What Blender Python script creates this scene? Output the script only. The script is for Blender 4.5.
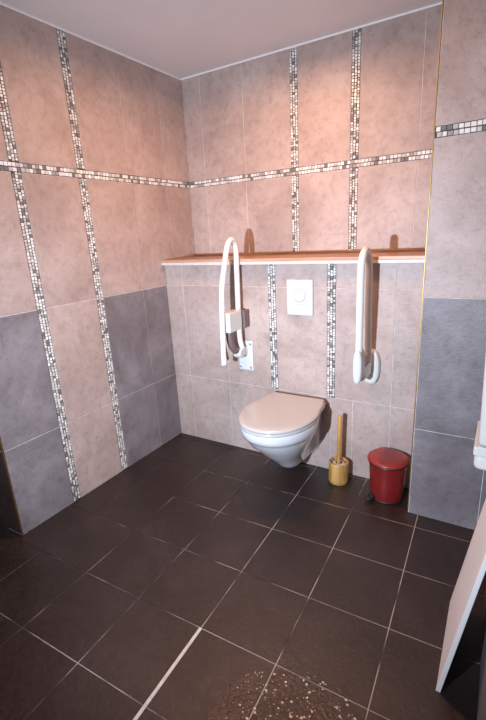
import bpy, bmesh, math, random
from mathutils import Vector, Matrix
random.seed(7)
D = bpy.data
for o in list(D.objects): D.objects.remove(o)
S = bpy.context.scene
COL = S.collection

# ------------------------------------------------------------ camera, world, light
CAM = (1.9042, -2.1546, 1.3738)
cd = D.cameras.new('camera'); cam = D.objects.new('camera', cd); COL.objects.link(cam)
cd.sensor_fit = 'HORIZONTAL'; cd.sensor_width = 36.0; cd.lens = 424.48 / 486 * 36.0
cd.clip_start = 0.02
cam.matrix_world = Matrix.Translation(CAM) @ Matrix.Rotation(.5412, 4, 'Z') @ Matrix.Rotation(.0513, 4, 'Y') @ Matrix.Rotation(1.2816, 4, 'X')
S.camera = cam

w = D.worlds.new('world'); S.world = w; w.use_nodes = True
w.node_tree.nodes['Background'].inputs[0].default_value = (.75, .8, 1, 1)
w.node_tree.nodes['Background'].inputs[1].default_value = .3

def area(name, loc, target, size, power, col, shape='DISK', sy=None, spread=180):
    l = D.lights.new(name, 'AREA'); l.shape = shape; l.size = size
    if sy: l.size_y = sy
    l.energy = power; l.color = col; l.spread = math.radians(spread)
    o = D.objects.new(name, l); COL.objects.link(o); o.location = loc
    o.rotation_euler = (Vector(target) - Vector(loc)).to_track_quat('-Z', 'Y').to_euler()
    return o
LAMP = (.88, -.40)
area('ceiling_lamp', (LAMP[0], LAMP[1], 2.315), (LAMP[0], LAMP[1], 0), .14, 19.5, (1, .50, .26), spread=172)
area('front_lamp', (1.30, -2.40, 1.12), (.60, 0, .80), .042, 34, (.70, .82, 1), spread=106)
area('near_fill', (.9, -3.1, 1.15), (.9, 0, 1.0), .9, 8, (.86, .88, 1), 'RECTANGLE', 1.9)  # added cool fill, no real source; the near wall behind it is closed

S.view_settings.view_transform = 'Standard'; S.view_settings.look = 'None'
S.view_settings.gamma = 1; S.view_settings.use_curve_mapping = False
S.view_settings.exposure = 0.07

# ------------------------------------------------------------ measures
XC, YC, XE, XR = 1.6139, -.2099, 1.916, 1.97
YB, YL, HC, HM = .3367, -1.241, 2.3413, 1.7088
G1, G2 = 1.0729, .4583
NEAR = -3.2

# ------------------------------------------------------------ materials
def new_mat(name):
    m = D.materials.new(name); m.use_nodes = True
    nt = m.node_tree; return m, nt, nt.nodes['Principled BSDF']
def N(nt, t, **kw):
    n = nt.nodes.new(t)
    for k, v in kw.items(): setattr(n, k, v)
    return n
def mapped(nt, scale, detail=4, rough=.55, dist=0.0, stretch=None):
    tc = N(nt, 'ShaderNodeTexCoord'); no = N(nt, 'ShaderNodeTexNoise')
    src = tc.outputs['Object']
    if stretch:
        mp = N(nt, 'ShaderNodeMapping'); mp.inputs['Scale'].default_value = stretch
        nt.links.new(src, mp.inputs[0]); src = mp.outputs[0]
    nt.links.new(src, no.inputs['Vector'])
    no.inputs['Scale'].default_value = scale; no.inputs['Detail'].default_value = detail
    no.inputs['Roughness'].default_value = rough; no.inputs['Distortion'].default_value = dist
    return no
def ramp(nt, src, stops, interp='LINEAR'):
    r = N(nt, 'ShaderNodeValToRGB'); e = r.color_ramp.elements; r.color_ramp.interpolation = interp
    while len(e) < len(stops): e.new(.5)
    for k, (p, c) in enumerate(stops):
        e[k].position = p; e[k].color = (*c, 1) if len(c) == 3 else c
    nt.links.new(src, r.inputs[0]); return r
def bump(nt, bsdf, src, strength, dist=.002):
    b = N(nt, 'ShaderNodeBump'); b.inputs['Strength'].default_value = strength; b.inputs['Distance'].default_value = dist
    nt.links.new(src, b.inputs['Height']); nt.links.new(b.outputs[0], bsdf.inputs['Normal']); return b
def mix(nt, a, b, fac, mode='MIX'):
    m = N(nt, 'ShaderNodeMix', data_type='RGBA', blend_type=mode)
    def put(sock, v):
        if isinstance(v, (int, float)): sock.default_value = v
        elif isinstance(v, tuple): sock.default_value = (*v, 1)
        else: nt.links.new(v, sock)
    put(m.inputs[0], fac); put(m.inputs[6], a); put(m.inputs[7], b)
    return m.outputs[2]
def island(nt):
    return N(nt, 'ShaderNodeNewGeometry').outputs['Random Per Island']

def plain(name, col, rough=.4, metal=0, coat=0, noise=0, nscale=30, bmp=0):
    m, nt, b = new_mat(name)
    b.inputs['Base Color'].default_value = (*col, 1); b.inputs['Roughness'].default_value = rough
    b.inputs['Metallic'].default_value = metal; b.inputs['Coat Weight'].default_value = coat
    if noise or bmp:
        no = mapped(nt, nscale)
        if noise:
            r = ramp(nt, no.outputs['Fac'], [(.3, tuple(c * (1 - noise) for c in col)), (.7, tuple(min(1, c * (1 + noise)) for c in col))])
            nt.links.new(r.outputs[0], b.inputs['Base Color'])
        if bmp: bump(nt, b, no.outputs['Fac'], bmp)
    return m

def tile_mat(name, c1, c2, c3, rough=.42, spec=.5):
    m, nt, b = new_mat(name)
    n1 = mapped(nt, 3.2, 6, .62, .6); n2 = mapped(nt, 26, 8, .75, .35); n3 = mapped(nt, 140, 4, .6)
    r1 = ramp(nt, n1.outputs['Fac'], [(.32, c1), (.5, c2), (.68, c3)])
    r2 = ramp(nt, n2.outputs['Fac'], [(.36, (.74, .72, .71)), (.48, (.95, .94, .94)), (.56, (1, 1, 1))])
    v = mix(nt, r1.outputs[0], r2.outputs[0], .75, 'MULTIPLY')
    ri = ramp(nt, island(nt), [(0, (.90, .90, .91)), (1, (1, 1, 1))])
    v = mix(nt, v, ri.outputs[0], 1.0, 'MULTIPLY')
    nt.links.new(v, b.inputs['Base Color'])
    b.inputs['Roughness'].default_value = rough; b.inputs['Specular IOR Level'].default_value = spec
    a = N(nt, 'ShaderNodeMath', operation='ADD'); nt.links.new(n2.outputs['Fac'], a.inputs[0])
    mm = N(nt, 'ShaderNodeMath', operation='MULTIPLY'); nt.links.new(n3.outputs['Fac'], mm.inputs[0]); mm.inputs[1].default_value = .35
    nt.links.new(mm.outputs[0], a.inputs[1])
    bump(nt, b, a.outputs[0], .55, .005)
    return m
M_BEIGE = tile_mat('beige_stone_tile', (.36, .270, .232), (.445, .342, .30), (.52, .41, .365))
M_GREY = tile_mat('grey_stone_tile', (.15, .130, .134), (.21, .185, .192), (.28, .252, .262), .45)
M_WGROUT = plain('wall_grout', (.60, .55, .52), .8, noise=.35, nscale=14)

def mosaic_mat():
    m, nt, b = new_mat('mosaic_stones')
    ri = ramp(nt, island(nt), [(0, (.18, .17, .165)), (.12, (.34, .32, .30)), (.25, (.52, .49, .45)), (.42, (.66, .62, .57)), (.65, (.78, .76, .71)), (.85, (.86, .84, .81))], 'CONSTANT')
    n = mapped(nt, 160, 4)
    r = ramp(nt, n.outputs['Fac'], [(.3, (.75, .75, .75)), (.6, (1, 1, 1))])
    nt.links.new(mix(nt, ri.outputs[0], r.outputs[0], .7, 'MULTIPLY'), b.inputs['Base Color'])
    b.inputs['Roughness'].default_value = .3
    return m
M_MOS = mosaic_mat()
M_MGROUT = plain('mosaic_grout', (.07, .06, .057), .85)

def floor_mat():
    m, nt, b = new_mat('dark_slate_floor_tile')
    n1 = mapped(nt, 2.6, 6, .6, .8); n2 = mapped(nt, 38, 8, .72, .6); n3 = mapped(nt, 230, 3, .6)
    r1 = ramp(nt, n1.outputs['Fac'], [(.3, (.022, .0125, .011)), (.5, (.032, .019, .0165)), (.7, (.046, .029, .026))])
    r2 = ramp(nt, n2.outputs['Fac'], [(.3, (.7, .7, .7)), (.6, (1, 1, 1))])
    v = mix(nt, r1.outputs[0], r2.outputs[0], .8, 'MULTIPLY')
    ri = ramp(nt, island(nt), [(0, (.82, .82, .84)), (1, (1, 1, 1))])
    v = mix(nt, v, ri.outputs[0], 1.0, 'MULTIPLY')
    nt.links.new(v, b.inputs['Base Color'])
    rr = ramp(nt, n2.outputs['Fac'], [(.3, (.28, .28, .28)), (.7, (.48, .48, .48))])
    nt.links.new(rr.outputs[0], b.inputs['Roughness'])
    a = N(nt, 'ShaderNodeMath', operation='MULTIPLY_ADD'); nt.links.new(n3.outputs['Fac'], a.inputs[0]); a.inputs[1].default_value = .3
    nt.links.new(n2.outputs['Fac'], a.inputs[2])
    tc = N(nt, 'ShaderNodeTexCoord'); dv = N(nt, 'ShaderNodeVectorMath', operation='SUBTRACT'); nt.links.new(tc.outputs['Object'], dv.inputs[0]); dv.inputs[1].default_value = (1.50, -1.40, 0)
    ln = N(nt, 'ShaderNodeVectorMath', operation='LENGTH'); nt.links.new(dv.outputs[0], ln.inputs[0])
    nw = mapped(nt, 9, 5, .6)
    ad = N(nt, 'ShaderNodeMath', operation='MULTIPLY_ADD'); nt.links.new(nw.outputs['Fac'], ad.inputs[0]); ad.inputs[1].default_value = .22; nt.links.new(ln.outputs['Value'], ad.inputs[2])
    glint_mask = ramp(nt, ad.outputs[0], [(.22, (1, 1, 1)), (.34, (0, 0, 0))])      # browner, glossier, bumpy patch shaped to imitate the lamp's glinting reflection
    nt.links.new(mix(nt, v, mix(nt, v, (1.0, .72, .52), .7, 'MULTIPLY'), glint_mask.outputs[0]), b.inputs['Base Color'])
    nt.links.new(mix(nt, rr.outputs[0], (.15, .15, .15), glint_mask.outputs[0]), b.inputs['Roughness'])
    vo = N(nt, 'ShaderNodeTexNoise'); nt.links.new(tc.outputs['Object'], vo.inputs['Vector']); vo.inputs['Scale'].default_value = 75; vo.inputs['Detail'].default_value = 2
    wm = N(nt, 'ShaderNodeMath', operation='MULTIPLY'); nt.links.new(vo.outputs['Fac'], wm.inputs[0]); nt.links.new(glint_mask.outputs[0], wm.inputs[1])
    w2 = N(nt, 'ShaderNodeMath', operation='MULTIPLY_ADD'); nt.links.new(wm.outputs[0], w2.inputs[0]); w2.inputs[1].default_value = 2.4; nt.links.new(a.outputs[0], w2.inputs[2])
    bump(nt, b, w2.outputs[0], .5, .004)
    return m
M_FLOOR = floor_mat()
def floor_grout():
    m, nt, b = new_mat('floor_grout')
    tc = N(nt, 'ShaderNodeTexCoord'); sx = N(nt, 'ShaderNodeSeparateXYZ'); nt.links.new(tc.outputs['Object'], sx.inputs[0])
    n = mapped(nt, 5.5, 3, .5)
    a = N(nt, 'ShaderNodeMath', operation='MULTIPLY_ADD'); nt.links.new(sx.outputs[0], a.inputs[0]); a.inputs[1].default_value = .16
    nt.links.new(n.outputs['Fac'], a.inputs[2])
    r = ramp(nt, a.outputs[0], [(.50, (.018, .012, .011)), (.62, (.10, .075, .065)), (.76, (.36, .28, .245))])
    nt.links.new(r.outputs[0], b.inputs['Base Color']); b.inputs['Roughness'].default_value = .85
    return m
M_FGROUT = floor_grout()

def wood(name, c1, c2, axis=(1, 14, 14), scale=4, rough=.4):
    m, nt, b = new_mat(name)
    n = mapped(nt, scale, 5, .6, .5, axis)
    r = ramp(nt, n.outputs['Fac'], [(.35, c1), (.65, c2)])
    nt.links.new(r.outputs[0], b.inputs['Base Color']); b.inputs['Roughness'].default_value = rough
    bump(nt, b, n.outputs['Fac'], .15, .001)
    return m
M_WOOD = wood('orange_brown_wood', (.22, .12, .07), (.42, .27, .175))
M_NOSE = wood('light_wood_nosing', (.42, .24, .15), (.56, .36, .24))
M_PALEWOOD = plain('pale_board_edge', (.62, .55, .52), .45, noise=.1)
M_BAMBOO = wood('bamboo', (.36, .18, .045), (.62, .37, .12), (18, 18, 1.2), 3, .35)
M_CEIL = plain('ceiling_paint', (.68, .64, .63), .9, noise=.03, nscale=4)
M_WHITE = plain('white_plastic', (.60, .60, .57), .35, coat=.2)
M_CERAM = plain('white_ceramic', (.60, .59, .60), .12, coat=.6)
M_SEAT = plain('cream_white_seat', (.48, .45, .42), .22, coat=.3)
M_TUBE = plain('white_coated_tube', (.72, .71, .68), .28, coat=.3)
M_GREYP = plain('grey_plastic', (.30, .28, .28), .5)
M_DARK = plain('black_rubber', (.012, .012, .013), .5)
M_BROWN = plain('brown_grey_plastic', (.16, .105, .10), .5)
M_STEEL = plain('brushed_steel', (.5, .48, .46), .35, 1)
M_GOLD = plain('gold_profile', (.42, .27, .10), .45, 1)
M_RED = plain('red_enamel', (.20, .013, .012), .28, coat=.4)
M_REDLID = plain('red_lid_plastic', (.27, .024, .018), .4, coat=.15)
M_GLINT = plain('glint_flecks', (.60, .42, .28), .3, noise=.5, nscale=90)  # colour of the flecks that imitate the lamp's reflection
M_TRIM = plain('white_joint_bead', (.82, .80, .78), .6)
M_JOINT = plain('pale_joint_filler', (.50, .42, .37), .8, noise=.15, nscale=40)
M_BOARD = plain('off_white_board', (.82, .74, .70), .5, noise=.04, nscale=6)
M_BOARDE = plain('white_board_edge', (.82, .79, .76), .5)
def glow():
    m, nt, b = new_mat('lamp_glass'); b.inputs['Emission Color'].default_value = (1, .7, .45, 1)
    b.inputs['Emission Strength'].default_value = 6; return m

# ------------------------------------------------------------ helpers
def link(name, bm, mats, parent=None, smooth=False, recalc=True):
    if recalc: bmesh.ops.recalc_face_normals(bm, faces=bm.faces)
    me = D.meshes.new(name); bm.to_mesh(me); bm.free()
    for m in (mats if isinstance(mats, (list, tuple)) else [mats]): me.materials.append(m)
    o = D.objects.new(name, me); COL.objects.link(o)
    if smooth:
        for p in me.polygons: p.use_smooth = True
    if parent: o.parent = parent; o.matrix_parent_inverse = parent.matrix_world.inverted()
    return o
def struct(o): o['kind'] = 'structure'; return o
def thing(name, loc, label, cat, group=None):
    o = D.objects.new(name, None); COL.objects.link(o); o.location = loc
    o.matrix_world = Matrix.Translation(loc); o.empty_display_size = .05
    o['label'] = label; o['category'] = cat
    if group: o['group'] = group
    return o
def tag(o, label, cat): o['label'] = label; o['category'] = cat; return o
def box(bm, lo, hi, bev=0, mi=0, seg=2, mat=None):
    c = [(a + b) / 2 for a, b in zip(lo, hi)]; s = [abs(b - a) for a, b in zip(lo, hi)]
    r = bmesh.ops.create_cube(bm, size=1, matrix=Matrix.Translation(c) @ Matrix.Diagonal((*s, 1)))
    vs = r['verts']
    fs = {f for v in vs for f in v.link_faces}
    for f in fs: f.material_index = mi
    if bev:
        es = list({e for v in vs for e in v.link_edges})
        rb = bmesh.ops.bevel(bm, geom=es, offset=bev, segments=seg, affect='EDGES', profile=.5, clamp_overlap=True)
        vs = list({v for f in rb['faces'] for v in f.verts} | {v for v in vs if v.is_valid})
    if mat: bmesh.ops.transform(bm, matrix=mat, verts=vs)
    return vs
def loft(bm, rings, cap0=True, cap1=True, closed=True):
    vr = [[bm.verts.new(p) for p in r] for r in rings]
    n = len(rings[0])
    for a, b in zip(vr, vr[1:]):
        for i in range(n if closed else n - 1):
            j = (i + 1) % n; bm.faces.new((a[i], a[j], b[j], b[i]))
    if cap0: bm.faces.new(vr[0][::-1])
    if cap1: bm.faces.new(vr[-1])
def lathe(bm, c, prof, seg=40, axis='Z', cap0=True, cap1=True):
    rings = []
    for r, h in prof:
        ring = []
        for i in range(seg):
            t = 2 * math.pi * i / seg; a, b = max(r, 1e-4) * math.cos(t), max(r, 1e-4) * math.sin(t)
            ring.append({'Z': (c[0] + a, c[1] + b, c[2] + h), 'Y': (c[0] + a, c[1] + h, c[2] + b), 'X': (c[0] + h, c[1] + a, c[2] + b)}[axis])
        rings.append(ring)
    loft(bm, rings, cap0, cap1)
def catmull(pts, sub=8):
    P = [Vector(p) for p in pts]; out = []
    for i in range(len(P) - 1):
        p0 = P[max(i - 1, 0)]; p1 = P[i]; p2 = P[i + 1]; p3 = P[min(i + 2, len(P) - 1)]
        for k in range(sub):
            t = k / sub
            out.append(.5 * ((2 * p1) + (p2 - p0) * t + (2 * p0 - 5 * p1 + 4 * p2 - p3) * t * t + (3 * p1 - p0 - 3 * p2 + p3) * t ** 3))
    out.append(P[-1]); return out
def tube(bm, pts, r, seg=14, rounded=True):
    pts = [Vector(p) for p in pts]; up = None; rings = []
    n = len(pts)
    for i, p in enumerate(pts):
        t = (pts[min(i + 1, n - 1)] - pts[max(i - 1, 0)]).normalized()
        if up is None: up = t.orthogonal().normalized()
        up = (up - t * up.dot(t)).normalized(); sd = t.cross(up)
        rad = r if not callable(r) else r(i / (n - 1))
        def ring(q, k): return [tuple(q + (up * math.cos(2 * math.pi * a / seg) + sd * math.sin(2 * math.pi * a / seg)) * k) for a in range(seg)]
        if i == 0 and rounded: rings.append(ring(p - t * rad * .5, rad * .55)); rings.append(ring(p - t * rad * .3, rad * .85))
        rings.append(ring(p, rad))
        if i == n - 1 and rounded: rings.append(ring(p + t * rad * .3, rad * .85)); rings.append(ring(p + t * rad * .5, rad * .55))
    loft(bm, rings)

# tiles: m(u, v, h) -> xyz, h outwards
def tile(bm, m, u0, u1, v0, v1, mi, gap=.0015, ch=.0012, dep=.002, quad=None):
    if quad is None:
        u0 += gap; u1 -= gap; v0 += gap; v1 -= gap
        if u1 - u0 < .004 or v1 - v0 < .004: return
    b = [bm.verts.new(m(u, v, -dep)) for u, v in ((u0, v0), (u1, v0), (u1, v1), (u0, v1))]
    k = [bm.verts.new(m(u, v, -ch * .5)) for u, v in ((u0, v0), (u1, v0), (u1, v1), (u0, v1))]
    t = [bm.verts.new(m(u, v, 0)) for u, v in ((u0 + ch, v0 + ch), (u1 - ch, v0 + ch), (u1 - ch, v1 - ch), (u0 + ch, v1 - ch))]
    for lo, hi in ((b, k), (k, t)):
        for i in range(4):
            f = bm.faces.new((lo[i], lo[(i + 1) % 4], hi[(i + 1) % 4], hi[i])); f.material_index = mi
    bm.faces.new(t).material_index = mi
def mosaic(bm, m, u0, u1, v0, v1, n, along='v', mi=3, gmi=4):
    # dark bed just above the tile base, small uneven stones above it
    q = [bm.verts.new(m(u, v, -.0016)) for u, v in ((u0, v0), (u1, v0), (u1, v1), (u0, v1))]
    bm.faces.new(q).material_index = gmi
    L0, L1, A0, A1 = (v0, v1, u0, u1) if along == 'v' else (u0, u1, v0, v1)
    wd = (A1 - A0 - .002) / n
    for c in range(n):
        p = L0 + random.uniform(.001, .008)
        while p < L1 - .006:
            ln = random.choice((.012, .014, .016, .018)) if n > 2 else random.uniform(.017, .022)
            e = min(p + ln, L1)
            a0 = A0 + .001 + c * wd + random.uniform(0, .0012); a1 = A0 + .001 + (c + 1) * wd - random.uniform(0.0003, .0015)
            h = random.uniform(-.0006, .001)
            mm = lambda u, v, k, h=h: m(u, v, k + h)
            if along == 'v': tile(bm, mm, a0, a1, p, e, mi, .0013, .0016, .0026)
            else: tile(bm, mm, p, e, a0, a1, mi, .0013, .0016, .0026)
            p = e
WM = [M_WGROUT, M_BEIGE, M_GREY, M_MOS, M_MGROUT]

# ------------------------------------------------------------ floor
bm = bmesh.new()
x0, x1, y0, y1 = -1.1, 2.1, NEAR - .1, .5
box(bm, (x0, y0, -.12), (x1, y1, -.002), mi=0)
TH, TS, OX, OY = .03, .302, .1554, -.3548
ct, st = math.cos(TH), math.sin(TH)
fm = lambda u, v, h: (OX + ct * u - st * v, OY + st * u + ct * v, h)
for i in range(-5, 8):
    for j in range(-3, 11):
        cx, cy, _ = fm((i + .5) * TS, -(j + .5) * TS, 0)
        if x0 + .16 < cx < x1 - .16 and y0 + .16 < cy < y1 - .16:
            g = .0022 if i > 0 else .0016
            tile(bm, fm, i * TS, (i + 1) * TS, -(j + 1) * TS, -j * TS, 1, g, .0012, .002)
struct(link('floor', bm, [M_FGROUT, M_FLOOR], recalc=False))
# wide pale strip in one floor joint
bm = bmesh.new()
a = fm(3 * TS - .006, -3 * TS - .004, 0); 
vs = [fm(3 * TS - .006, -3 * TS, .0), fm(3 * TS + .006, -3 * TS, .0), fm(3 * TS + .006, -6 * TS, .0), fm(3 * TS - .006, -6 * TS, .0)]
lo = [bm.verts.new((x, y, -.0005)) for x, y, z in vs]; hi = [bm.verts.new((x, y, .0008)) for x, y, z in vs]
for i in range(4): bm.faces.new((lo[i], lo[(i + 1) % 4], hi[(i + 1) % 4], hi[i]))
bm.faces.new(hi); bm.faces.new(lo[::-1])
struct(link('trim_4', bm, M_JOINT))

# ------------------------------------------------------------ walls
def seg_rows(bm, m, us, vs, kind):
    for a, b in zip(us, us[1:]):
        for c, d in zip(vs, vs[1:]):
            k = kind((a + b) / 2, (c + d) / 2)
            if k is not None: tile(bm, m, a, b, c, d, k)
HW = .024   # half width of the mosaic strips
MH = .021
# left wall, x = 0
bm = bmesh.new(); box(bm, (-.12, YL + .001, 0), (-.002, YB + .12, HC))
m = lambda u, v, h: (h, u, v)
LS = (-.914, -.5552)
ub = [YL, LS[0] - HW, LS[0] + HW, LS[1] - HW, LS[1] + HW, -.2183, .0979, YB]
def lk(u, v):
    for s in LS:
        if abs(u - s) < HW: return None
    if v < G1 and not (LS[0] < u < LS[1]): return 2
    return 1
seg_rows(bm, m, ub, [0, G2, G1, HM - MH], lk); seg_rows(bm, m, ub, [HM + MH, HC], lk)
for s in LS: mosaic(bm, m, s - HW, s + HW, 0, HM - MH, 3); mosaic(bm, m, s - HW, s + HW, HM + MH, HC, 3)
mosaic(bm, m, YL, YB, HM - MH, HM + MH, 2, 'u')
struct(link('wall_left', bm, WM, recalc=False))
# back wall above the ledge, y = YB
bm = bmesh.new(); box(bm, (0, YB + .002, 0), (XC + .05, YB + .12, HC))
m = lambda u, v, h: (u, YB - h, v)
BS = (.7831, 1.1358)
ub = [0, .1383, .4486, BS[0] - HW, BS[0] + HW, BS[1] - HW, BS[1] + HW, 1.464, XC]
bk = lambda u, v: None if any(abs(u - s) < HW for s in BS) else 1
seg_rows(bm, m, ub, [1.10, HM - MH], bk); seg_rows(bm, m, ub, [HM + MH, HC], bk)
for s in BS: mosaic(bm, m, s - HW, s + HW, 1.1, HM - MH, 3); mosaic(bm, m, s - HW, s + HW, HM + MH, HC, 3)
mosaic(bm, m, 0, XC, HM - MH, HM + MH, 2, 'u')
struct(link('wall_back', bm, WM, recalc=False))
# low installation box in front of the back wall, y = 0
bm = bmesh.new(); box(bm, (0.0005, .002, 0), (XC, YB, 1.2155))
m = lambda u, v, h: (u, -h, v)
FS = (.7811, 1.1343)
ub = [0.0005, .1383, .4511, FS[0] - HW, FS[0] + HW, FS[1] - HW, FS[1] + HW, 1.4619, XC]
fk = lambda u, v: None if any(abs(u - s) < HW for s in FS) else 1
seg_rows(bm, m, ub, [.4616, 1.0758, 1.2155], fk)
seg_rows(bm, m, [0.0005, .1383, .4511, .7811, 1.1343, 1.2609, 1.4619, XC], [0, .4616], lambda u, v: 1)
for s in FS: mosaic(bm, m, s - HW, s + HW, .4616, 1.2155, 3)
struct(link('wall_installation_box', bm, WM, recalc=False))
# column at the right, front y = YC
bm = bmesh.new(); box(bm, (XC + .001, YC + .002, 0), (XR + .1, YB + .12, HC))
m = lambda u, v, h: (u, YC - h, v)
ub = [XC + .004, XE, XR]
seg_rows(bm, m, ub, [0, G2, G1, HM - MH], lambda u, v: 2 if v < G1 else 1); seg_rows(bm, m, ub, [HM + MH, HC], lambda u, v: 1)
mosaic(bm, m, XC + .004, XR, HM - MH, HM + MH, 2, 'u')
m = lambda u, v, h: (XC - h, u, v)
seg_rows(bm, m, [YC + .004, .09, YB], [0, G2, G1, HM - MH, HC], lambda u, v: 1)
struct(link('wall_column', bm, WM, recalc=False))
# right wall, x = XR
bm = bmesh.new(); box(bm, (XR + .002, NEAR, 0), (XR + .1, YC, HC))
m = lambda u, v, h: (XR - h, u, v)
ub = [YC - .31 * k for k in range(10)][::-1]
seg_rows(bm, m, ub, [0, G2, G1, HM - MH], lambda u, v: 2 if v < G1 else 1); seg_rows(bm, m, ub, [HM + MH, HC], lambda u, v: 1)
mosaic(bm, m, -1.2, YC, HM - MH, HM + MH, 2, 'u')
struct(link('wall_right', bm, WM, recalc=False))
# return beside the left wall end, facing the camera
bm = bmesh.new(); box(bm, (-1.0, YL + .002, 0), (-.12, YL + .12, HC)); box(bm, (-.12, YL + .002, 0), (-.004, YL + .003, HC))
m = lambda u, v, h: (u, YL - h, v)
seg_rows(bm, m, [-1.0, -.66, -.33, -.002], [0, G2, G1, HM - MH, HC], lambda u, v: 5)  # dark floor tile here paints in the shade on this face
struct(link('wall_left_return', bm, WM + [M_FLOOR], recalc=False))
bm = bmesh.new(); box(bm, (-1.1, NEAR, 0), (-1.0, YL + .12, HC)); struct(link('wall_far_left', bm, M_BEIGE))
bm = bmesh.new(); box(bm, (-1.1, NEAR - .1, 0), (XR + .1, NEAR, HC)); struct(link('wall_near', bm, M_BEIGE))
bm = bmesh.new(); box(bm, (-1.15, NEAR - .1, HC), (XR + .12, YB + .14, HC + .1)); struct(link('ceiling', bm, M_CEIL))
# trims: gold corner profiles, ceiling bead
bm = bmesh.new(); box(bm, (XC - .002, YC - .001, 0), (XC + .003, YC + .008, HC), .0015); struct(link('trim_1', bm, M_GOLD))
bm = bmesh.new(); box(bm, (-.008, YL - .003, 0), (.002, YL + .004, HC), .0012); struct(link('trim_2', bm, M_GOLD))
bm = bmesh.new()
box(bm, (0, YL, HC - .009), (.008, YB, HC), .002); box(bm, (.008, YB - .008, HC - .009), (XC, YB, HC), .002)
struct(link('trim_3', bm, M_TRIM))

# ------------------------------------------------------------ ledge board
t = thing('ledge_board', (XC / 2, .15, 1.2155), 'long orange-brown wooden ledge board with pale front edge, on the tiled box behind the toilet', 'ledge')
bm = bmesh.new(); box(bm, (.001, -.016, 1.2160), (XC - .002, YB - .002, 1.2365), .002); link('board', bm, M_WOOD, t)
bm = bmesh.new(); box(bm, (.001, -.028, 1.2200), (XC - .002, -.016, 1.2365), .002); link('nosing', bm, M_NOSE, t)['label'] = 'light wood nosing'
bm = bmesh.new(); box(bm, (.001, -.030, 1.2040), (XC - .002, -.016, 1.2200), .0015); link('front_edge', bm, M_PALEWOOD, t)['label'] = 'pale front edge of the ledge'
bm = bmesh.new(); box(bm, (.001, YB - .014, 1.2365), (XC - .002, YB - .002, 1.250), .002); link('back_strip', bm, M_WOOD, t)

# ------------------------------------------------------------ toilet
TX = .957
def plan(z, w0, w1, wb, yb, tip, y0=0.0, n=9, cx=TX, dx=0):
    half = []
    for i in range(n):
        s = i / n; y = y0 + (yb - y0) * s
        # smooth waist then belly
        if s < .35: k = s / .35; k = k * k * (3 - 2 * k); hw = w0 + (w1 - w0) * k
        else: k = (s - .35) / .65; k = k * k * (3 - 2 * k); hw = w1 + (wb - w1) * k
        half.append((hw, y))
    for i in range(14):
        a = math.pi / 2 * i / 14; half.append((wb * math.cos(a) ** .92, yb + (tip - yb) * math.sin(a)))
    r = [(cx + h, y, z) for h, y in half] + [(cx, tip, z)] + [(cx - h, y, z) for h, y in half[::-1]]
    return r
T = thing('wall_hung_toilet', (TX, -.25, 0), 'white wall-hung toilet with closed cream lid, between the two grab bars', 'toilet')
bm = bmesh.new()
loft(bm, [plan(.092, .066, .052, .046, -.15, -.225), plan(.100, .088, .068, .062, -.16, -.250), plan(.120, .104, .072, .070, -.17, -.270),
          plan(.15, .114, .073, .080, -.19, -.300), plan(.19, .119, .076, .096, -.22, -.345), plan(.23, .122, .082, .121, -.24, -.392),
          plan(.27, .123, .090, .145, -.26, -.43), plan(.31, .126, .104, .166, -.28, -.475), plan(.350, .130, .122, .184, -.28, -.507),
          plan(.367, .133, .134, .190, -.28, -.519), plan(.371, .135, .139, .196, -.28, -.527), plan(.390, .143, .152, .200, -.28, -.534), plan(.413, .152, .166, .202, -.28, -.537),
          plan(.422, .152, .164, .199, -.28, -.534), plan(.426, .148, .158, .193, -.28, -.528)])
link('bowl', bm, M_CERAM, T, True)
def slab(name, levels, y0, mat):
    bm = bmesh.new()
    loft(bm, [plan(z + .008, .158 * s, .180 * s, .204 * s, -.28, -.28 - .266 * s, y0 - (1 - s) * .15) for z, s in levels])
    return link(name, bm, mat, T, True)
slab('seat', [(.4185, .965), (.420, .985), (.424, .995), (.432, .995), (.435, .985), (.4355, .96)], -.050, M_SEAT)
slab('lid', [(.4372, .955), (.4385, .990), (.442, 1.003), (.449, 1.003), (.454, .985), (.4565, .95), (.458, .8), (.4585, .5)], -.046, M_SEAT)
for s in (-1, 1):
    bm = bmesh.new(); lathe(bm, (TX + s * .078 - .016, -.036, .4365), [(.006, 0), (.0085, .002), (.0085, .030), (.006, .032)], 20, 'X')
    h = link('hinge', bm, M_STEEL, T, True); h['label'] = 'metal hinge barrel'

# flush plate
t = thing('flush_plate', (TX, 0, 1.02), 'white rectangular flush plate with round push button, set in the tiles above the toilet', 'flush plate')
bm = bmesh.new(); box(bm, (.880, -.012, .925), (1.033, .0, 1.120), .004); link('plate', bm, M_WHITE, t, False)
bm = bmesh.new(); lathe(bm, (.960, -.012, 1.028), [(.042, 0), (.042, -.003), (.040, -.004)], 40, 'Y'); rim = link('large_button', bm, M_WHITE, t)
bm = bmesh.new()
lathe(bm, (.957, -.016, 1.036), [(.0345, 0), (.0345, -.002), (.033, -.0032)], 40, 'Y'); link('small_button', bm, M_WHITE, t)
bm = bmesh.new()
lathe(bm, (.957, -.0163, 1.036), [(.0368, 0), (.0368, -.0006)], 40, 'Y'); link('button_gap', bm, M_GREYP, t)

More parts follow.
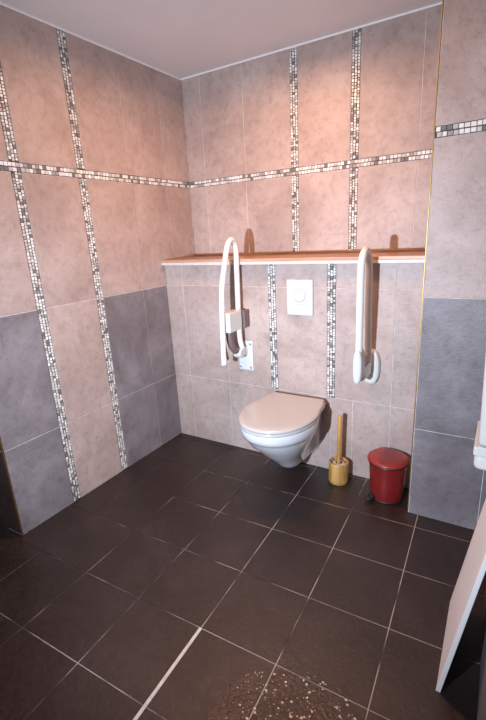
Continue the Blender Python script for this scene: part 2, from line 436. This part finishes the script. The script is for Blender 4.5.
# ------------------------------------------------------------ grab bars
def capsule_y(bm, cx, cz, hw, hh, y0, y1, rnd=.008, seg=36, p=2.6):
    rings = []
    for y, k in ((y0, 1), (y1 + rnd * (1 if y1 < y0 else -1), 1), (y1 + rnd * .3 * (1 if y1 < y0 else -1), 1 - .3 * rnd / hw), (y1, 1 - rnd / hw)):
        rings.append([(cx + hw * k * math.copysign(abs(math.cos(a)) ** (2 / p), math.cos(a)), y, cz + (hh - hw + hw * k) * math.copysign(abs(math.sin(a)) ** (2 / p), math.sin(a))) for a in [2 * math.pi * i / seg for i in range(seg)]])
    loft(bm, rings)
# left bar
gx = .59
t = thing('fold_up_grab_bar', (gx, 0, .65), 'white folded-up grab bar left of the toilet, with a square screwed wall plate', 'grab bar')
bm = bmesh.new()
pts = catmull([(gx, -.249, .668), (gx, -.244, .78), (gx, -.238, .92), (gx, -.230, 1.03), (gx, -.217, 1.11), (gx, -.184, 1.205), (gx, -.150, 1.295), (gx, -.122, 1.334), (gx, -.092, 1.344), (gx, -.066, 1.320), (gx, -.055, 1.275), (gx, -.058, 1.18), (gx, -.062, 1.05), (gx, -.066, .90), (gx + .002, -.066, .77), (gx + .008, -.055, .715)], 8)
tube(bm, pts, .0155, 16); link('rail', bm, M_TUBE, t, True)
bm = bmesh.new(); box(bm, (gx - .048, -.010, .562), (gx + .052, 0, .750), .004); pl = link('wall_plate', bm, M_WHITE, t)
for sx, sz in ((-.034, .582), (.038, .582), (-.034, .730), (.038, .730)):
    bm = bmesh.new(); lathe(bm, (gx + sx, -.010, sz), [(.007, 0), (.007, -.002), (.004, -.004)], 16, 'Y'); link('screw', bm, M_STEEL, pl)
bm = bmesh.new(); box(bm, (gx - .024, -.218, .842), (gx + .036, -.086, .955), .006); link('cover_box', bm, M_WHITE, t)
bm = bmesh.new(); box(bm, (gx + .020, -.072, .842), (gx + .044, -.024, .945), .003); link('stop_block', bm, M_BROWN, t)
bm = bmesh.new(); tube(bm, catmull([(gx - .004, -.168, .862), (gx - .004, -.166, .80), (gx - .002, -.150, .745), (gx, -.118, .712)], 6), .021, 14, True); link('support_arm', bm, M_BROWN, t, True)
bm = bmesh.new(); lathe(bm, (gx - .026, -.080, .690), [(.024, 0), (.029, .003), (.029, .049), (.024, .052)], 24, 'X'); box(bm, (gx - .018, -.080, .665), (gx + .018, -.006, .715), .004); link('hinge_joint', bm, M_WHITE, t)
bm = bmesh.new(); tube(bm, [(gx - .014, -.215, .854), (gx - .014, -.205, .76), (gx - .010, -.190, .68)], .007, 10); link('strut', bm, M_GREYP, t, True)
# right bar
gx = 1.355
t = thing('fold_up_grab_bar', (gx, 0, .62), 'white folded-up grab bar at the right of the toilet, with a large rounded hinge cover', 'grab bar')
bm = bmesh.new()
pts = catmull([(gx - .004, -.222, .74), (gx - .003, -.228, .85), (gx - .001, -.236, .98), (gx, -.240, 1.10), (gx, -.236, 1.20), (gx, -.212, 1.252), (gx, -.170, 1.274), (gx, -.130, 1.254), (gx, -.106, 1.205), (gx, -.100, 1.10), (gx, -.092, .95), (gx, -.078, .80), (gx, -.062, .70)], 8)
tube(bm, pts, .0165, 16); link('rail', bm, M_TUBE, t, True)
bm = bmesh.new(); capsule_y(bm, gx + .004, .676, .044, .092, 0, -.040, .012); link('hinge_cover', bm, M_WHITE, t, False)
bm = bmesh.new(); capsule_y(bm, gx - .004, .738, .0215, .084, -.185, -.252, .010); link('end_cover', bm, M_WHITE, t, False)
bm = bmesh.new(); box(bm, (gx - .018, -.190, .652), (gx + .016, -.060, .720), .008, seg=3); link('hinge_joint', bm, M_WHITE, t, False)
bm = bmesh.new(); box(bm, (gx - .014, -.190, .722), (gx + .014, -.060, .775), .010, seg=3); link('lock_lever', bm, M_GREYP, t, False)

# ------------------------------------------------------------ toilet brush
bx, by = 1.218, -.095
t = thing('brush_holder', (bx, by, 0), 'golden bamboo toilet brush holder, a round pot on the floor beside the red bin', 'brush holder')
bm = bmesh.new()
lathe(bm, (bx, by, 0), [(.048, 0), (.054, .003), (.055, .02), (.054, .07), (.054, .122), (.052, .127), (.046, .127), (.044, .122), (.044, .012)], 40, cap1=True); link('pot', bm, M_BAMBOO, t, True)
bm = bmesh.new(); lathe(bm, (bx, by, 0), [(.0435, .110), (.0435, .116), (.0180, .118)], 40, cap0=False, cap1=False); l = link('inner_collar', bm, M_SEAT, t, True)
t = thing('toilet_brush', (bx, by, .013), 'toilet brush with a slim golden bamboo handle standing in the round pot', 'toilet brush')
bm = bmesh.new(); tube(bm, [(bx, by, .095), (bx + .001, by, .2), (bx + .003, by - .001, .30), (bx + .005, by - .002, .402)], .0125, 16); link('handle', bm, M_BAMBOO, t, True)
bm = bmesh.new(); lathe(bm, (bx, by, 0), [(.010, .015), (.030, .02), (.032, .05), (.028, .085), (.010, .098)], 24); link('bristle_head', bm, M_SEAT, t, True)

# ------------------------------------------------------------ red pedal bin
cx, cy = 1.487, -.114
t = thing('pedal_bin', (cx, cy, 0), 'small red round pedal bin with black foot pedal, on the floor beside the grey column', 'bin')
bm = bmesh.new()
lathe(bm, (cx, cy, 0), [(.078, .004), (.083, .006), (.085, .012), (.088, .10), (.094, .200), (.096, .207), (.096, .211), (.093, .212)], 48); link('body', bm, M_RED, t, True)
bm = bmesh.new()
lathe(bm, (cx, cy, 0), [(.081, 0), (.085, .001), (.086, .009), (.082, .010)], 48); link('base_ring', bm, M_DARK, t, True)
bm = bmesh.new()
lathe(bm, (cx, cy, 0), [(.095, .2125), (.101, .214), (.103, .218), (.102, .224), (.096, .230), (.08, .235), (.055, .2385), (.02, .240)], 48); link('lid', bm, M_REDLID, t, True)
bm = bmesh.new(); lathe(bm, (cx, cy, 0), [(.0925, .2035), (.0985, .204), (.0985, .2095), (.0925, .210)], 48); link('rim', bm, M_DARK, t, True)
ang = math.radians(232); dx, dy = math.cos(ang), math.sin(ang)
bm = bmesh.new()
Mx = Matrix.Translation((cx + dx * .092, cy + dy * .092, .022)) @ Matrix.Rotation(ang, 4, 'Z')
box(bm, (-.016, -.017, -.013), (.014, .017, .012), .006, seg=3, mat=Mx)
lathe(bm, (0, 0, 0), [(.018, 0), (.021, .003), (.021, .008), (.016, .011)], 20, 'Z')
bmesh.ops.transform(bm, matrix=Matrix.Translation((cx + dx * .113, cy + dy * .113, .014)), verts=[v for v in bm.verts if v.co.length < .03])
pdl = link('pedal', bm, M_DARK, t, False); pdl['label'] = 'black foot pedal'
bm = bmesh.new(); box(bm, (cx - .018, cy + .092, .190), (cx + .018, cy + .104, .2285), .003); link('hinge', bm, M_DARK, t)

# ------------------------------------------------------------ leaning white board (right)
t = thing('leaning_board', (1.86, -.87, 0), 'off-white rectangular board leaning against the right wall, standing on the floor tiles', 'board')
lean = math.atan2(XR - .014 - 1.862, .62)
Mx = Matrix.Translation((1.857, 0, .0005)) @ Matrix.Rotation(lean, 4, 'Y')
bm = bmesh.new(); box(bm, (0, -1.058, 0.0), (.012, -.690, .62), .0012, seg=1, mat=Mx); p = link('panel', bm, M_BOARD, t)
bm = bmesh.new(); box(bm, (-.0005, -1.063, 0.0), (.0130, -1.058, .62), .001, seg=1, mat=Mx); p = link('edge_band', bm, M_BOARDE, t); p['label'] = 'white edge strip of the board'

# ------------------------------------------------------------ white dispenser on the right wall (cut by the frame)
t = thing('wall_dispenser', (XR, -.59, .6), 'tall white plastic wall unit with rounded bottom, cut by the right edge', 'dispenser')
dx0 = 1.884
bm = bmesh.new(); box(bm, (dx0 + .005, -.70, .665), (XR - .002, -.48, 1.25), .016, seg=4)
for v in bm.verts:
    if v.co.x < XR - .03: v.co.x -= .03 * (v.co.z - .665)
link('housing', bm, M_WHITE, t, False)
bm = bmesh.new(); box(bm, (dx0 - .007, -.705, .632), (XR, -.475, .665), .006, seg=3); link('collar', bm, M_WHITE, t, False)
bm = bmesh.new(); box(bm, (dx0 - .003, -.702, .578), (XR, -.478, .634), .018, seg=4); link('outlet_cup', bm, M_WHITE, t, False)

# ------------------------------------------------------------ golden flecks standing in for lamp glints on the floor near the front
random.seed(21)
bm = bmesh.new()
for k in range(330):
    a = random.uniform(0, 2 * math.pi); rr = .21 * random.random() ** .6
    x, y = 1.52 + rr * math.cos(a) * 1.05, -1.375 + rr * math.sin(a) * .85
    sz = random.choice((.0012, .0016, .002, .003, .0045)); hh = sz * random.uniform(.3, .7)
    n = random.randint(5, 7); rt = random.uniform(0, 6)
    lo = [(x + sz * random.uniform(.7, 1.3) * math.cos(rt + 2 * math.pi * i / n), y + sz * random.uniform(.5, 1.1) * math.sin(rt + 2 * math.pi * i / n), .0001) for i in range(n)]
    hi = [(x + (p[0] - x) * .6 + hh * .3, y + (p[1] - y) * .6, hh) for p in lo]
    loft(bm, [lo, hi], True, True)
g = link('glint_flecks', bm, M_GLINT); g['kind'] = 'stuff'; tag(g, 'scatter of pale golden flecks standing in for lamp glints on the dark floor tiles at the front', 'painted glint')
